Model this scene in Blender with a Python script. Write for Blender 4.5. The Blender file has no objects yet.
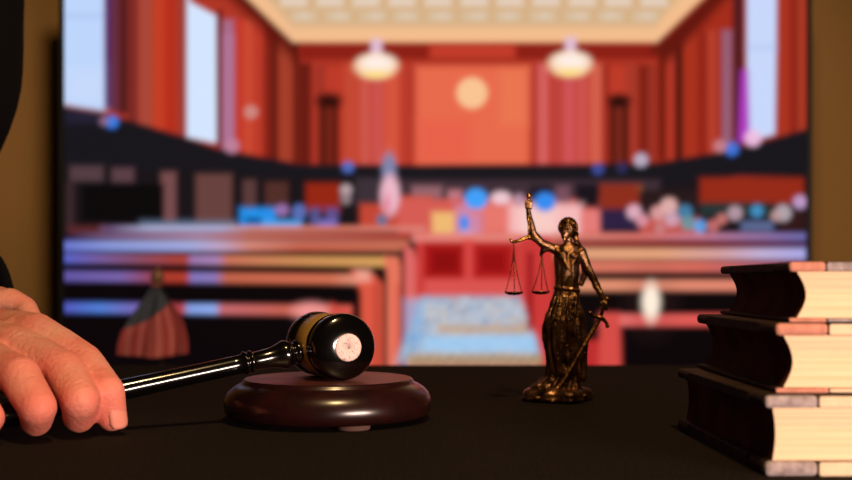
import bpy, bmesh, math, random
import numpy as np
from mathutils import Vector, Matrix, noise
random.seed(7)
C = bpy.context.scene.collection
F = 1065.0; YH = 283.0; CX = 426.0; HC = 0.068     # lens in pixels, eye-level row, camera height over the table top
def P(px, py, d):                                   # a point of the place from where it shows and how far it stands
    return Vector(((px - CX) / F * d, d, HC - (py - YH) / F * d))

# ------------------------------------------------------------ materials
def lin(c):
    return tuple((v/255/12.92 if v/255 <= .04045 else ((v/255+.055)/1.055)**2.4) for v in c)
def mat(name, col, rough=.5, metal=0, spec=.5, coat=0, bump=0, bscale=200, var=0, vscale=30, var_col=None, sss=0, sheen=0, coat_r=.05):
    m = bpy.data.materials.new(name); m.use_nodes = True
    nt = m.node_tree; b = nt.nodes['Principled BSDF']
    c = lin(col) + (1,)
    b.inputs['Base Color'].default_value = c
    b.inputs['Roughness'].default_value = rough; b.inputs['Metallic'].default_value = metal
    b.inputs['Specular IOR Level'].default_value = spec
    b.inputs['Coat Weight'].default_value = coat; b.inputs['Coat Roughness'].default_value = coat_r
    b.inputs['Sheen Weight'].default_value = sheen
    if sss:
        b.inputs['Subsurface Weight'].default_value = sss
        b.inputs['Subsurface Radius'].default_value = (1, .3, .12); b.inputs['Subsurface Scale'].default_value = .004
    tc = nt.nodes.new('ShaderNodeTexCoord')
    if var or var_col:
        n = nt.nodes.new('ShaderNodeTexNoise'); n.inputs['Scale'].default_value = vscale; n.inputs['Detail'].default_value = 5
        nt.links.new(tc.outputs['Object'], n.inputs['Vector'])
        mp = nt.nodes.new('ShaderNodeMapRange'); mp.inputs[1].default_value = .35; mp.inputs[2].default_value = .65
        nt.links.new(n.outputs['Fac'], mp.inputs[0])
        mx = nt.nodes.new('ShaderNodeMix'); mx.data_type = 'RGBA'
        vc = lin(var_col) if var_col else tuple(x*(1-var) for x in lin(col))
        mx.inputs['A'].default_value = c; mx.inputs['B'].default_value = vc + (1,)
        nt.links.new(mp.outputs[0], mx.inputs['Factor']); nt.links.new(mx.outputs['Result'], b.inputs['Base Color'])
    if bump:
        n = nt.nodes.new('ShaderNodeTexNoise'); n.inputs['Scale'].default_value = bscale; n.inputs['Detail'].default_value = 4
        nt.links.new(tc.outputs['Object'], n.inputs['Vector'])
        bp = nt.nodes.new('ShaderNodeBump'); bp.inputs['Strength'].default_value = bump; bp.inputs['Distance'].default_value = .001
        nt.links.new(n.outputs['Fac'], bp.inputs['Height']); nt.links.new(bp.outputs[0], b.inputs['Normal'])
    return m

M_cloth = mat('black_table_cloth', (20, 17, 16), rough=.95, spec=.06, bump=.9, bscale=900, var_col=(44, 37, 32), vscale=900)
M_wall = mat('brown_wall', (150, 112, 62), rough=.9, bump=.1, bscale=60, var=.08, vscale=3)
M_floor = mat('dark_floor', (60, 48, 38), rough=.6)
M_black_plastic = mat('black_plastic', (10, 10, 11), rough=.45)
M_cabinet = mat('dark_cabinet', (14, 11, 10), rough=.8, spec=.2, var=.4, vscale=12)
M_lacquer = mat('black_lacquer', (5, 4, 4), rough=.16, spec=.6, coat=.7, coat_r=.1)
M_lacquer_end = mat('turned_black_lacquer', (12, 8, 7), rough=.28, spec=.6)
M_brass = mat('brass_band', (222, 176, 92), rough=.36, metal=.35, var=.15, vscale=300)
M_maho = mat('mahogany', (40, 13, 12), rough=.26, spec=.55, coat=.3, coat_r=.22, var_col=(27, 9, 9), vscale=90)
M_maho_top = mat('mahogany_top_painted_sheen', (98, 46, 44), rough=.36, spec=.8, var_col=(80, 36, 34), vscale=90)  # lighter than the body: the screen's pinkish reflection is put into the colour
M_felt = mat('felt_pad', (92, 66, 58), rough=.95)
M_skin = mat('skin', (226, 158, 134), rough=.55, spec=.35, sss=.12, bump=.5, bscale=500, var_col=(218, 130, 110), vscale=55)
M_nail = mat('nail', (228, 146, 128), rough=.25, spec=.5)
M_robe = mat('black_robe', (9, 8, 8), rough=.95, spec=.1)
M_bronze = mat('bronze', (165, 115, 62), rough=.38, metal=1, var_col=(70, 46, 28), vscale=170, bump=.5, bscale=500)
M_bronze_bright = mat('worn_bronze', (205, 150, 70), rough=.33, metal=1, var_col=(105, 68, 30), vscale=160, bump=.3, bscale=500)
M_bronze_dark = mat('dark_bronze', (185, 138, 98), rough=.38, metal=1, var_col=(84, 60, 44), vscale=140, bump=.5, bscale=600)
M_cover = mat('worn_brown_leather', (58, 38, 28), rough=.7, spec=.25, var_col=(36, 23, 17), vscale=120, bump=.4, bscale=300)
M_board = mat('cream_board_edge', (226, 200, 168), rough=.9, spec=.1, var=.12, vscale=200)
M_corner_pink = mat('pink_worn_edge', (206, 140, 120), rough=.9, spec=.1, var=.25, vscale=250)
M_corner_grey = mat('grey_worn_edge', (176, 160, 160), rough=.9, spec=.1, var=.45, vscale=260)
M_gold = mat('gilt_finial', (120, 88, 62), rough=.5, metal=.3)
M_pole = mat('flag_pole_wood', (60, 40, 26), rough=.5)

def worn_glare_disc():                       # worn speckled end centre; lamp reflection painted in as its pale colour
    m = mat('speckled_painted_glare', (238, 205, 200), rough=.55)
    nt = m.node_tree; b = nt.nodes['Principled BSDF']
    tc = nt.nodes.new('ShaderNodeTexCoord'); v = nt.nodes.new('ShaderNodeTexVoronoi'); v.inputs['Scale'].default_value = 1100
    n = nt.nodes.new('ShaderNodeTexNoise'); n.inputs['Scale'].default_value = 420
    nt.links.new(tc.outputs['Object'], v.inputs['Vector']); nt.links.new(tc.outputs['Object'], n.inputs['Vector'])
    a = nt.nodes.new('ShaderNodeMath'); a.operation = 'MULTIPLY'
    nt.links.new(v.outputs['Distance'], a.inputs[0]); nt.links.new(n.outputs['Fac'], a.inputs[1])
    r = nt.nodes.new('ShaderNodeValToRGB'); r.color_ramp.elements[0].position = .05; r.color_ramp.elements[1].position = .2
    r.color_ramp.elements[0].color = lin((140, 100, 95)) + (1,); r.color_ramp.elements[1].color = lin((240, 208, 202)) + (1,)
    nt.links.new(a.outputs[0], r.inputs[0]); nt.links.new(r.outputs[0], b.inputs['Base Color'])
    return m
M_disc = worn_glare_disc()

def pages_mat():
    m = mat('old_paper_edges', (238, 206, 166), rough=.85, spec=.1)
    nt = m.node_tree; b = nt.nodes['Principled BSDF']
    tc = nt.nodes.new('ShaderNodeTexCoord'); mp = nt.nodes.new('ShaderNodeMapping'); mp.inputs['Scale'].default_value = (6, 6, 1400)
    n = nt.nodes.new('ShaderNodeTexNoise'); n.inputs['Scale'].default_value = 1; n.inputs['Detail'].default_value = 3
    nt.links.new(tc.outputs['Object'], mp.inputs[0]); nt.links.new(mp.outputs[0], n.inputs['Vector'])
    r = nt.nodes.new('ShaderNodeValToRGB'); r.color_ramp.elements[0].position = .3; r.color_ramp.elements[1].position = .6
    r.color_ramp.elements[0].color = lin((214, 176, 138)) + (1,); r.color_ramp.elements[1].color = lin((238, 208, 172)) + (1,)
    nt.links.new(n.outputs['Fac'], r.inputs[0]); nt.links.new(r.outputs[0], b.inputs['Base Color'])
    bp = nt.nodes.new('ShaderNodeBump'); bp.inputs['Strength'].default_value = .5; bp.inputs['Distance'].default_value = .0004
    nt.links.new(n.outputs['Fac'], bp.inputs['Height']); nt.links.new(bp.outputs[0], b.inputs['Normal'])
    return m
M_pages = pages_mat()
M_pages_shade = mat('shaded_fore_edge', (112, 66, 46), rough=.9, spec=.1, var_col=(78, 44, 30), vscale=60)  # darker page paper: shade on the fore-edge painted into its colour

# ------------------------------------------------------------ object helpers
def empty(name, loc=(0, 0, 0), rot=(0, 0, 0)):
    o = bpy.data.objects.new(name, None); C.objects.link(o); o.location = loc; o.rotation_euler = rot
    o.empty_display_size = .02
    return o
def tag(o, label=None, cat=None, group=None, kind=None):
    for k, v in (('label', label), ('category', cat), ('group', group), ('kind', kind)):
        if v: o[k] = v
    return o
def obj(name, bm, m, parent=None, smooth=True, recalc=True):
    if recalc: bmesh.ops.recalc_face_normals(bm, faces=bm.faces)
    me = bpy.data.meshes.new(name); bm.to_mesh(me); bm.free()
    for mm in (m if isinstance(m, (list, tuple)) else [m]): me.materials.append(mm)
    if smooth:
        for p in me.polygons: p.use_smooth = True
    o = bpy.data.objects.new(name, me); C.objects.link(o)
    if parent: o.parent = parent
    return o
def box(bm, a, b, bev=0):
    r = bmesh.ops.create_cube(bm, size=1)
    c = [(a[i]+b[i])/2 for i in range(3)]; s = [abs(b[i]-a[i]) for i in range(3)]
    for v in r['verts']: v.co = Vector([c[i]+v.co[i]*s[i] for i in range(3)])
    if bev:
        es = list({e for v in r['verts'] for e in v.link_edges})
        bmesh.ops.bevel(bm, geom=es, offset=bev, segments=2, affect='EDGES', profile=.5)
def lathe(bm, prof, M=None, seg=64, cap=True):       # prof: (radius, height) about Z
    rings = []
    for r, z in prof:
        if r < 1e-6: rings.append([bm.verts.new((0, 0, z))])
        else: rings.append([bm.verts.new((r*math.cos(2*math.pi*i/seg), r*math.sin(2*math.pi*i/seg), z)) for i in range(seg)])
    for A, B in zip(rings, rings[1:]):
        for i in range(seg):
            j = (i+1) % seg
            if len(A) == 1 and len(B) == 1: continue
            if len(A) == 1: bm.faces.new((A[0], B[i], B[j]))
            elif len(B) == 1: bm.faces.new((A[i], A[j], B[0]))
            else: bm.faces.new((A[i], A[j], B[j], B[i]))
    if cap:
        for R in (rings[0], rings[-1]):
            if len(R) > 2: bm.faces.new(R)
    if M:
        for R in rings:
            for v in R: v.co = M @ v.co
def tube(bm, pts, rads, seg=16, flat=1.0, cap=True, fold=None):
    pts = [Vector(p) for p in pts]; n = len(pts); prev = None; rings = []
    for i, p in enumerate(pts):
        t = (pts[min(i+1, n-1)]-pts[max(i-1, 0)]).normalized()
        if prev is None:
            u = t.cross(Vector((0, 1, 0)) if abs(t.y) < .9 else Vector((1, 0, 0))).normalized()
        else: u = (prev - t*prev.dot(t)).normalized()
        prev = u; w = t.cross(u); r = rads[i] if hasattr(rads, '__len__') else rads
        ring = []
        for k in range(seg):
            a = 2*math.pi*k/seg; rr = r*(1+(fold(i, a) if fold else 0))
            ring.append(bm.verts.new(p+u*math.cos(a)*rr+w*math.sin(a)*rr*flat))
        rings.append(ring)
    for A, B in zip(rings, rings[1:]):
        for k in range(seg): bm.faces.new((A[k], A[(k+1) % seg], B[(k+1) % seg], B[k]))
    if cap: bm.faces.new(rings[0]); bm.faces.new(rings[-1])
def ball(bm, c, r, sc=(1, 1, 1), rot=None, u=20, v=14):
    M = Matrix.Translation(Vector(c)) @ (rot.to_4x4() if rot else Matrix()) @ Matrix.Diagonal((r*sc[0], r*sc[1], r*sc[2], 1))
    bmesh.ops.create_uvsphere(bm, u_segments=u, v_segments=v, radius=1, matrix=M)
def capsule(bm, a, b, ra, rb, seg=20, k=5):          # tapered, round at both ends
    a = Vector(a); b = Vector(b); d = (b-a); L = d.length; t = d.normalized()
    q = Vector((0, 0, 1)).rotation_difference(t).to_matrix().to_4x4(); M = Matrix.Translation(a) @ q
    pr = [(ra*math.cos(x), ra*math.sin(x)) for x in [-math.pi/2+math.pi/2*i/k for i in range(k)]]
    pr = [(0, -ra)]+pr[1:]+[(ra, 0), (rb, L)]+[(rb*math.cos(math.pi/2*i/k), L+rb*math.sin(math.pi/2*i/k)) for i in range(1, k)]+[(0, L+rb)]
    lathe(bm, pr, M, seg, cap=False)
def chain(bm, pts, rads):
    for i in range(len(pts)-1): capsule(bm, pts[i], pts[i+1], rads[i], rads[i+1])
def merged(name, bm, m, parent, voxel, smooth_n=4, smooth_f=.5, disp=None):   # fuse overlapping shapes into one continuous skin
    o = obj(name, bm, m, parent)
    r = o.modifiers.new('r', 'REMESH'); r.mode = 'VOXEL'; r.voxel_size = voxel; r.use_smooth_shade = True
    if smooth_n:
        s = o.modifiers.new('s', 'SMOOTH'); s.factor = smooth_f; s.iterations = smooth_n
    dg = bpy.context.evaluated_depsgraph_get(); dg.update()
    me = bpy.data.meshes.new_from_object(o.evaluated_get(dg)); o.modifiers.clear(); old = o.data; o.data = me; me.name = name
    bpy.data.meshes.remove(old)
    me.materials.clear(); me.materials.append(m)
    if disp:
        src = [(v.co.copy(), v.normal.copy()) for v in me.vertices]
        me.vertices.foreach_set('co', [x for c_, n_ in src for x in disp(c_, n_)]); me.update()
    for p in me.polygons: p.use_smooth = True
    return o

# ------------------------------------------------------------ the setting
def struct(name, a, b, m):
    bm = bmesh.new(); box(bm, a, b); return tag(obj(name, bm, m, smooth=False), kind='structure')
FZ = -.75
struct('floor', (-2.5, -1.6, FZ-.05), (2.5, 2.16, FZ), M_floor)
struct('wall_back', (-2.5, 2.06, FZ), (2.5, 2.16, 1.75), M_wall)
# table under a black cloth
t = tag(empty('table', (0, .3, FZ)), 'table covered in black cloth that carries the gavel, figurine and books', 'table')
bm = bmesh.new(); g = []
NX, NY = 110, 80
for j in range(NY+1):
    row = []
    for i in range(NX+1):
        x = -.75+1.5*i/NX; y = -.25+1.133*j/NY
        e = .0
        row.append(bm.verts.new((x, y-.3, -FZ+e)))
    g.append(row)
for j in range(NY):
    for i in range(NX): bm.faces.new((g[j][i], g[j][i+1], g[j+1][i+1], g[j+1][i]))
# hanging sides of the cloth
def skirt(line):
    prev = line
    for k in range(1, 6):
        cur = []
        for q, v in enumerate(line):
            o_ = Vector((v.co.x, v.co.y, 0)).normalized()
            w = .004*k*(1+math.sin(q*.55))
            cur.append(bm.verts.new((v.co.x+o_.x*w, v.co.y+(w*(1 if o_.y > 0 else -1)), -FZ-.06*k)))
        for q in range(len(line)-1): bm.faces.new((prev[q], prev[q+1], cur[q+1], cur[q]))
        prev = cur
skirt(g[0]); skirt(g[-1]); skirt([r[0] for r in g]); skirt([r[-1] for r in g])
obj('tablecloth', bm, M_cloth, t, smooth=True)
bm = bmesh.new(); box(bm, (-.735, -.535, -FZ-.03), (.735, .57, -FZ-.002)); obj('tabletop', bm, M_cabinet, t, smooth=False)
for sx in (-1, 1):
    for y in (-.48, .5):
        bm = bmesh.new(); box(bm, (sx*.68-.025, y-.025, 0), (sx*.68+.025, y+.025, -FZ-.03), .003); obj('leg', bm, M_cabinet, t)

# low cabinet and television
TVY = 1.8
cab_top = HC-.245
t = tag(empty('tv_cabinet', (0, 1.82, FZ)), 'low dark cabinet behind the table carrying the television', 'cabinet')
H = cab_top-FZ
bm = bmesh.new(); box(bm, (-.85, -.2, .06), (.85, .2, H), .004); obj('body', bm, M_cabinet, t)
for i in range(3):
    x0 = -.84+i*.565
    bm = bmesh.new(); box(bm, (x0, -.215, .09), (x0+.55, -.2, H-.03), .003); d = obj('door', bm, M_cabinet, t)
    bm = bmesh.new(); box(bm, (x0+.25, -.227, H-.1), (x0+.3, -.215, H-.09), .002); obj('handle', bm, M_black_plastic, d)
for sx in (-.8, .8):
    for y in (-.15, .15):
        bm = bmesh.new(); box(bm, (sx-.02, y-.02, 0), (sx+.02, y+.02, .06)); obj('leg', bm, M_cabinet, t)

# ---- the picture on the screen: painted row by row into a colour grid
X0, X1 = 64.5, 806.5; Y1 = 383.0; Y0 = Y1-(X1-X0)*9/16
ST = 2.0
W = int((X1-X0)/ST)+1; Hh = int((Y1-Y0)/ST)+1
gx, gy = np.meshgrid(np.linspace(X0, X1, W), np.linspace(Y0, Y1, Hh))
img = np.zeros((Hh, W, 3))
def L3(c): return np.array(lin(c))
img[:] = L3((188, 58, 38))
def sm(d, s): return np.clip(.5-d/s, 0, 1)
def put(mask, c):
    global img
    c = L3(c) if not isinstance(c, np.ndarray) else c
    img = img*(1-mask[..., None])+c*mask[..., None]
def rect(x0, y0, x1, y1, c, s=3, a=1.0):
    put(a*sm(np.maximum.reduce([x0-gx, gx-x1, y0-gy, gy-y1]), s), c)
def poly(pts, c, s=3, a=1.0):                        # convex or not: signed distance
    d = np.full(gx.shape, 1e9); ins = np.zeros(gx.shape, bool); n = len(pts)
    for i in range(n):
        (ax, ay), (bx, by) = pts[i], pts[(i+1) % n]
        ex, ey = bx-ax, by-ay; wx, wy = gx-ax, gy-ay
        tt = np.clip((wx*ex+wy*ey)/(ex*ex+ey*ey+1e-9), 0, 1)
        d = np.minimum(d, np.hypot(wx-ex*tt, wy-ey*tt))
        cnd = (ay > gy) != (by > gy)
        xi = ax+(gy-ay)/(by-ay if by != ay else 1e-9)*ex
        ins ^= cnd & (gx < xi)
    put(a*sm(np.where(ins, -d, d), s), c)
def ell(x, y, rx, ry, c, s=2, a=1.0):
    d = (np.hypot((gx-x)/rx, (gy-y)/ry)-1)*min(rx, ry); put(a*sm(d, s), c)
def row(y0, y1, stops, s=2, x0=None, x1=None, slope=0, a=1.0):  # a bench back: colours run along it
    xs = [p[0] for p in stops]; cs = np.array([L3(p[1]) for p in stops])
    col = np.stack([np.interp(gx, xs, cs[:, k]) for k in range(3)], -1)
    x0 = xs[0] if x0 is None else x0; x1 = xs[-1] if x1 is None else x1
    yy = gy-slope*(gx-x0)
    if x0 < 70: x0 = 50
    y0 += .9; y1 -= .9
    put(a*sm(np.maximum.reduce([x0-gx, gx-x1, y0-yy, yy-y1]), s), col)
# side and back walls of the court room
poly([(64, -40), (200, -40), (300, 45), (300, 165), (64, 120)], (176, 54, 36))
for x, w, c in ((133, 5, (120, 40, 38)), (146, 7, (168, 72, 56)), (160, 7, (196, 62, 36)), (170, 5, (182, 46, 28)), (182, 3, (150, 60, 52)),
                (228, 6, (168, 110, 140)), (240, 5, (196, 56, 40)), (249, 5, (205, 74, 52)), (258, 5, (190, 58, 40)),
                (268, 4, (130, 30, 20)), (275, 4, (90, 22, 15)), (286, 7, (165, 62, 42)), (297, 4, (100, 26, 16)), (307, 6, (128, 28, 18)), (315, 4, (165, 62, 50))):
    rect(x-w, 20 if x > 215 else -40, x+w, 165, c, 6)
poly([(190, -40), (228, -40), (322, 50), (322, 66), (296, 62)], (92, 18, 12), 14)
poly([(64, -40), (195, -40), (222, 0), (186, -6)], (150, 46, 36), 6)
# back wall
rect(300, 43, 657, 172, (190, 58, 40), 4)
rect(300, 43, 657, 60, (140, 30, 20), 4); rect(318, 60, 640, 66, (170, 48, 32), 5)
rect(298, 62, 312, 168, (104, 26, 17), 6)
for x, w, c in ((320, 5, (160, 50, 38)), (351, 7, (196, 72, 50)), (365, 5, (206, 88, 76)), (378, 6, (204, 84, 78)), (392, 8, (214, 84, 62)), (404, 4, (190, 60, 44)),
                (411, 4, (178, 54, 40)), (534, 5, (178, 52, 40)), (543, 5, (214, 98, 96)), (557, 5, (190, 66, 60)), (569, 6, (206, 84, 86)), (582, 5, (206, 84, 80)),
                (596, 6, (212, 96, 76)), (606, 3, (150, 40, 28)), (632, 6, (168, 56, 40)), (644, 6, (124, 30, 20)), (652, 4, (150, 48, 34))):
    rect(x-w, 64, x+w, 166, c, 6)
rect(416, 66, 529, 166, (232, 106, 76), 8); rect(430, 45, 515, 58, (196, 60, 42), 6)
rect(418, 120, 470, 164, (232, 92, 72), 14, .6); rect(500, 70, 527, 125, (236, 124, 84), 12, .6)
rect(319, 97, 339, 166, (84, 22, 14), 5); ell(329, 101, 12, 8, (48, 12, 8), 8); rect(326, 108, 333, 165, (120, 36, 24), 6)
rect(609, 97, 629, 166, (80, 20, 13), 5); ell(619, 101, 10, 7, (40, 12, 8), 8); rect(616, 108, 622, 165, (128, 44, 30), 6)
ell(472, 93, 15.5, 15.5, (250, 196, 146), 5)
# right wall
poly([(657, 42), (745, -40), (810, -40), (810, 140), (657, 168)], (164, 44, 26), 4)
for x, w, c in ((662, 4, (112, 26, 16)), (671, 4, (180, 56, 40)), (679, 4, (70, 18, 12)), (690, 6, (170, 50, 30)), (703, 5, (146, 36, 22)), (712, 4, (184, 64, 46)),
                (727, 5, (150, 96, 120)), (738, 5, (72, 26, 32)), (783, 5, (170, 52, 32)), (795, 4, (138, 34, 22)), (801, 3, (170, 60, 40))):
    rect(x-w, 30 if x < 735 else -40, x+w, 160, c, 5)
poly([(650, 50), (745, -40), (762, -40), (668, 62)], (100, 22, 14), 10)
# ceiling
poly([(293, 42), (657, 42), (742, -40), (208, -40)], (244, 190, 142), 4)
poly([(293, 27), (655, 27), (710, -40), (232, -40)], (214, 176, 134), 8)
for i in range(11):
    for j in range(4):
        yb = 24-j*15
        f = (yb-42)/-82; xa = 300-f*60; xb = 650+f*55; w = (xb-xa)/11
        x = xa+(i+.5)*w
        rect(x-w*.36, yb-12, x+w*.36, yb-3, (216, 192, 160) if j % 2 == 0 else (232, 212, 194), 5, .85); ell(x+(i % 3)*2, yb-8, w*.2, 3, (226, 206, 190), 5, .7)
# hanging lamps
for x, y in ((376, 66), (570, 64)):
    rect(x-5, y-27, x+6, y-4, (225, 190, 210), 5); ell(x, y, 21, 12.5, (252, 214, 172), 6); ell(x+1, y-3, 16, 8, (255, 238, 228), 7); ell(x, y+8, 11, 3.5, (255, 224, 130), 5)
# windows of the left and right walls
poly([(50, -40), (104, -40), (105, 111), (50, 101)], (190, 214, 252), 3); rect(68, 70, 104, 104, (205, 220, 252), 20, .6)
rect(66, 14, 104, 18, (165, 185, 235), 6, .6)
rect(105, -40, 111, 108, (46, 34, 110), 5); rect(111, -40, 119, 112, (92, 46, 66), 5); rect(119, -40, 128, 114, (70, 26, 28), 5)
poly([(187, -20), (190, 2), (216, 16), (217, 143), (187, 137)], (212, 230, 255), 3)
rect(217, 10, 222, 146, (104, 22, 26), 3)
rect(223, 34, 234, 145, (176, 116, 150), 4)
poly([(747, -40), (777, -40), (775, 134), (747, 142)], (200, 216, 252), 3); rect(748, 45, 775, 50, (170, 190, 235), 8, .5)
poly([(741, 70), (748, 70), (750, 142), (738, 142)], (176, 60, 190), 5)
# dark gallery band
poly([(50, 104), (64, 106), (105, 114), (128, 120), (186, 137), (217, 148), (300, 164), (425, 165), (655, 163), (730, 150), (810, 128), (810, 176), (740, 176), (655, 192), (300, 192), (240, 180), (64, 168), (50, 168)], (24, 22, 28), 3)
rect(66, 160, 810, 226, (24, 20, 24), 6, .0)
poly([(50, 164), (300, 178), (655, 184), (820, 172), (820, 236), (50, 236)], (26, 20, 24), 6)
rect(66, 112, 100, 122, (44, 40, 66), 10, .7)
for x0, y0, x1, y1, c in ((70, 166, 103, 181, (84, 62, 68)), (112, 168, 134, 182, (92, 64, 72)), (161, 172, 176, 222, (120, 76, 78)), (196, 174, 232, 224, (104, 66, 62)),
        (243, 180, 256, 212, (92, 60, 60)), (265, 182, 288, 212, (82, 46, 40)), (306, 183, 340, 212, (150, 38, 18)), (66, 183, 74, 230, (60, 40, 44)),
        (68, 226, 105, 236, (92, 40, 40)), (310, 208, 320, 226, (84, 84, 140)), (326, 208, 338, 226, (96, 80, 140)),
        (356, 178, 382, 205, (60, 48, 56)), (398, 180, 660, 198, (64, 46, 54)), (412, 186, 442, 199, (150, 100, 108)), (448, 190, 462, 204, (190, 120, 130)), 
        (360, 204, 412, 228, (196, 70, 52)), (398, 196, 432, 230, (206, 84, 66)), (398, 199, 600, 238, (214, 92, 84)), (530, 186, 552, 206, (30, 22, 34)), (556, 186, 570, 204, (120, 78, 92)),
        (576, 184, 600, 208, (24, 18, 26)), (600, 184, 640, 212, (142, 46, 28)), (596, 209, 640, 230, (46, 32, 66)), (640, 190, 700, 226, (40, 24, 26)),
        (700, 178, 804, 204, (150, 42, 24)), (700, 203, 770, 216, (38, 52, 52)), (640, 218, 700, 234, (196, 84, 76)), (780, 210, 806, 232, (50, 24, 24))):
    rect(x0, y0, x1, y1, c, 5)
rect(82, 184, 164, 222, (12, 9, 10), 4)
# things in the well of the court
rect(240, 208, 276, 226, (36, 146, 236), 6); rect(246, 218, 262, 222, (8, 24, 60), 4); rect(262, 220, 302, 229, (80, 160, 230), 5); rect(140, 221, 236, 228, (120, 140, 170), 6, .6)
ell(282, 210, 7, 6, (150, 110, 170)); ell(299, 212, 7, 8, (90, 110, 180)); rect(318, 220, 336, 229, (120, 110, 190), 5)
poly([(388, 142), (392, 158), (385, 158)], (220, 96, 70), 4); ell(389, 168, 7, 15, (128, 132, 170), 5); ell(390, 195, 9.5, 20, (238, 184, 200), 5); ell(387, 204, 3, 9, (225, 130, 150), 4); ell(382, 220, 6, 6, (112, 110, 140))
rect(432, 212, 455, 236, (240, 186, 116), 6); rect(483, 205, 512, 232, (232, 120, 110), 8); rect(456, 205, 482, 240, (206, 150, 190), 8, .7)
rect(470, 204, 484, 214, (230, 120, 120), 4)
rect(509, 204, 582, 236, (246, 186, 186), 8); rect(520, 208, 556, 234, (250, 210, 200), 12, .7); rect(582, 210, 600, 232, (230, 124, 120), 5)
ell(476, 199, 11.5, 10.5, (66, 160, 250), 4); ell(545, 202, 10.5, 9.5, (54, 140, 240), 4); ell(501, 198, 10, 6.5, (240, 200, 210), 4); ell(464, 223, 5, 8, (50, 140, 240), 4); ell(466, 237, 10, 6, (190, 175, 225), 5)
ell(519, 200, 5, 6, (190, 150, 170), 4)
for x, y, r, c in ((251, 112, 7.5, (206, 140, 132)), (232, 146, 8, (190, 130, 156)), (112, 122, 7, (64, 130, 236)), (104, 121, 5, (150, 110, 140)), (348, 167, 6.5, (84, 112, 196)), (346, 190, 6.5, (190, 166, 170)), (346, 199, 6, (150, 128, 134)),
        (598, 169, 6.5, (66, 78, 156)), (622, 168, 6, (48, 46, 90)), (641, 160, 7.5, (190, 178, 202)), (732, 149, 7.5, (64, 120, 224)), (720, 146, 7, (200, 130, 140)),
        (753, 138, 9, (240, 190, 225)), (634, 212, 8, (230, 178, 196)), (642, 220, 7, (220, 150, 165)), (658, 213, 8, (226, 160, 160)), (669, 206, 9, (232, 180, 176)), (672, 219, 8, (210, 165, 185)),
        (685, 212, 8, (70, 130, 170)), (688, 223, 8, (100, 150, 160)), (700, 226, 7, (84, 165, 235)), (700, 236, 6, (120, 160, 220)), (713, 226, 7, (200, 110, 110)), (722, 219, 6, (205, 120, 115)), (735, 213, 8, (186, 156, 168)), (757, 211, 7, (70, 148, 200)),
        (783, 213, 9, (184, 170, 178)), (776, 216, 6, (190, 150, 150)), (800, 202, 7.5, (196, 160, 206)), (660, 228, 6, (200, 130, 130)), (640, 188, 4, (130, 70, 40))):
    ell(x, y, r-.6, r-.6, c, 3, .9)
rect(741, 221, 773, 231, (92, 104, 146), 5)
# the left benches
BK = (12, 6, 8)
rect(50, 234, 420, 395, BK, 2)
row(225, 232, [(66, (100, 50, 60)), (110, (110, 80, 120)), (150, (176, 176, 214)), (220, (186, 180, 220)), (250, (215, 140, 130)), (330, (216, 120, 98)), (425, (220, 130, 120))], x0=100)
row(232, 240, [(66, (40, 22, 40)), (110, (120, 90, 130)), (200, (180, 140, 170)), (250, (200, 110, 96)), (410, (176, 66, 54))])
row(240, 252, [(66, (106, 116, 206)), (110, (126, 142, 212)), (190, (160, 165, 218)), (220, (190, 160, 196)), (250, (210, 130, 112)), (300, (196, 96, 74)), (405, (200, 110, 84))], x1=408)
row(242.5, 245.5, [(66, (120, 132, 216)), (110, (186, 196, 236)), (200, (205, 210, 244)), (240, (225, 160, 150)), (408, (205, 110, 90))], 2, slope=-.008)
row(252.5, 264, [(66, (92, 100, 200)), (100, (118, 92, 156)), (140, (140, 78, 100)), (175, (170, 66, 60)), (186, (170, 66, 60)), (192, (156, 120, 176)), (216, (170, 130, 180)), (228, (205, 116, 92)), (300, (205, 140, 86)), (380, (216, 160, 92)), (398, (236, 150, 100))], x1=398, slope=.011)
row(270, 282, [(66, (100, 88, 166)), (120, (120, 98, 168)), (150, (150, 70, 90)), (165, (176, 60, 44)), (186, (176, 60, 44)), (192, (132, 118, 190)), (214, (140, 120, 186)), (226, (196, 100, 74)), (330, (208, 110, 82)), (372, (236, 160, 136))], x1=374, slope=.011)
row(301.5, 313.5, [(66, (84, 92, 190)), (100, (80, 126, 214)), (136, (120, 104, 180)), (170, (150, 70, 90)), (182, (180, 60, 50)), (189, (130, 158, 226)), (214, (140, 170, 236)), (222, (196, 104, 110)), (300, (200, 96, 74)), (350, (220, 92, 78))], x1=352, slope=.011)
ell(311, 311, 18, 8, (240, 150, 146), 7)
poly([(330, 302), (350, 312), (350, 322), (330, 318)], (210, 80, 68), 3)
poly([(350, 270), (374, 275), (383, 284), (383, 395), (361, 395), (361, 292)], (222, 88, 66), 4); rect(374, 284, 379, 395, (160, 50, 40), 4, .6); rect(355, 270, 370, 282, (240, 160, 140), 6)
poly([(384, 256), (398, 258), (402, 268), (402, 395), (387, 395), (387, 275)], (232, 116, 92), 4); rect(396, 284, 400, 395, (220, 90, 70), 4)
rect(401, 248, 408, 395, (70, 16, 16), 3)
poly([(404, 245), (413, 249), (418, 262), (418, 395), (405, 395)], (222, 104, 100), 4)
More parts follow.
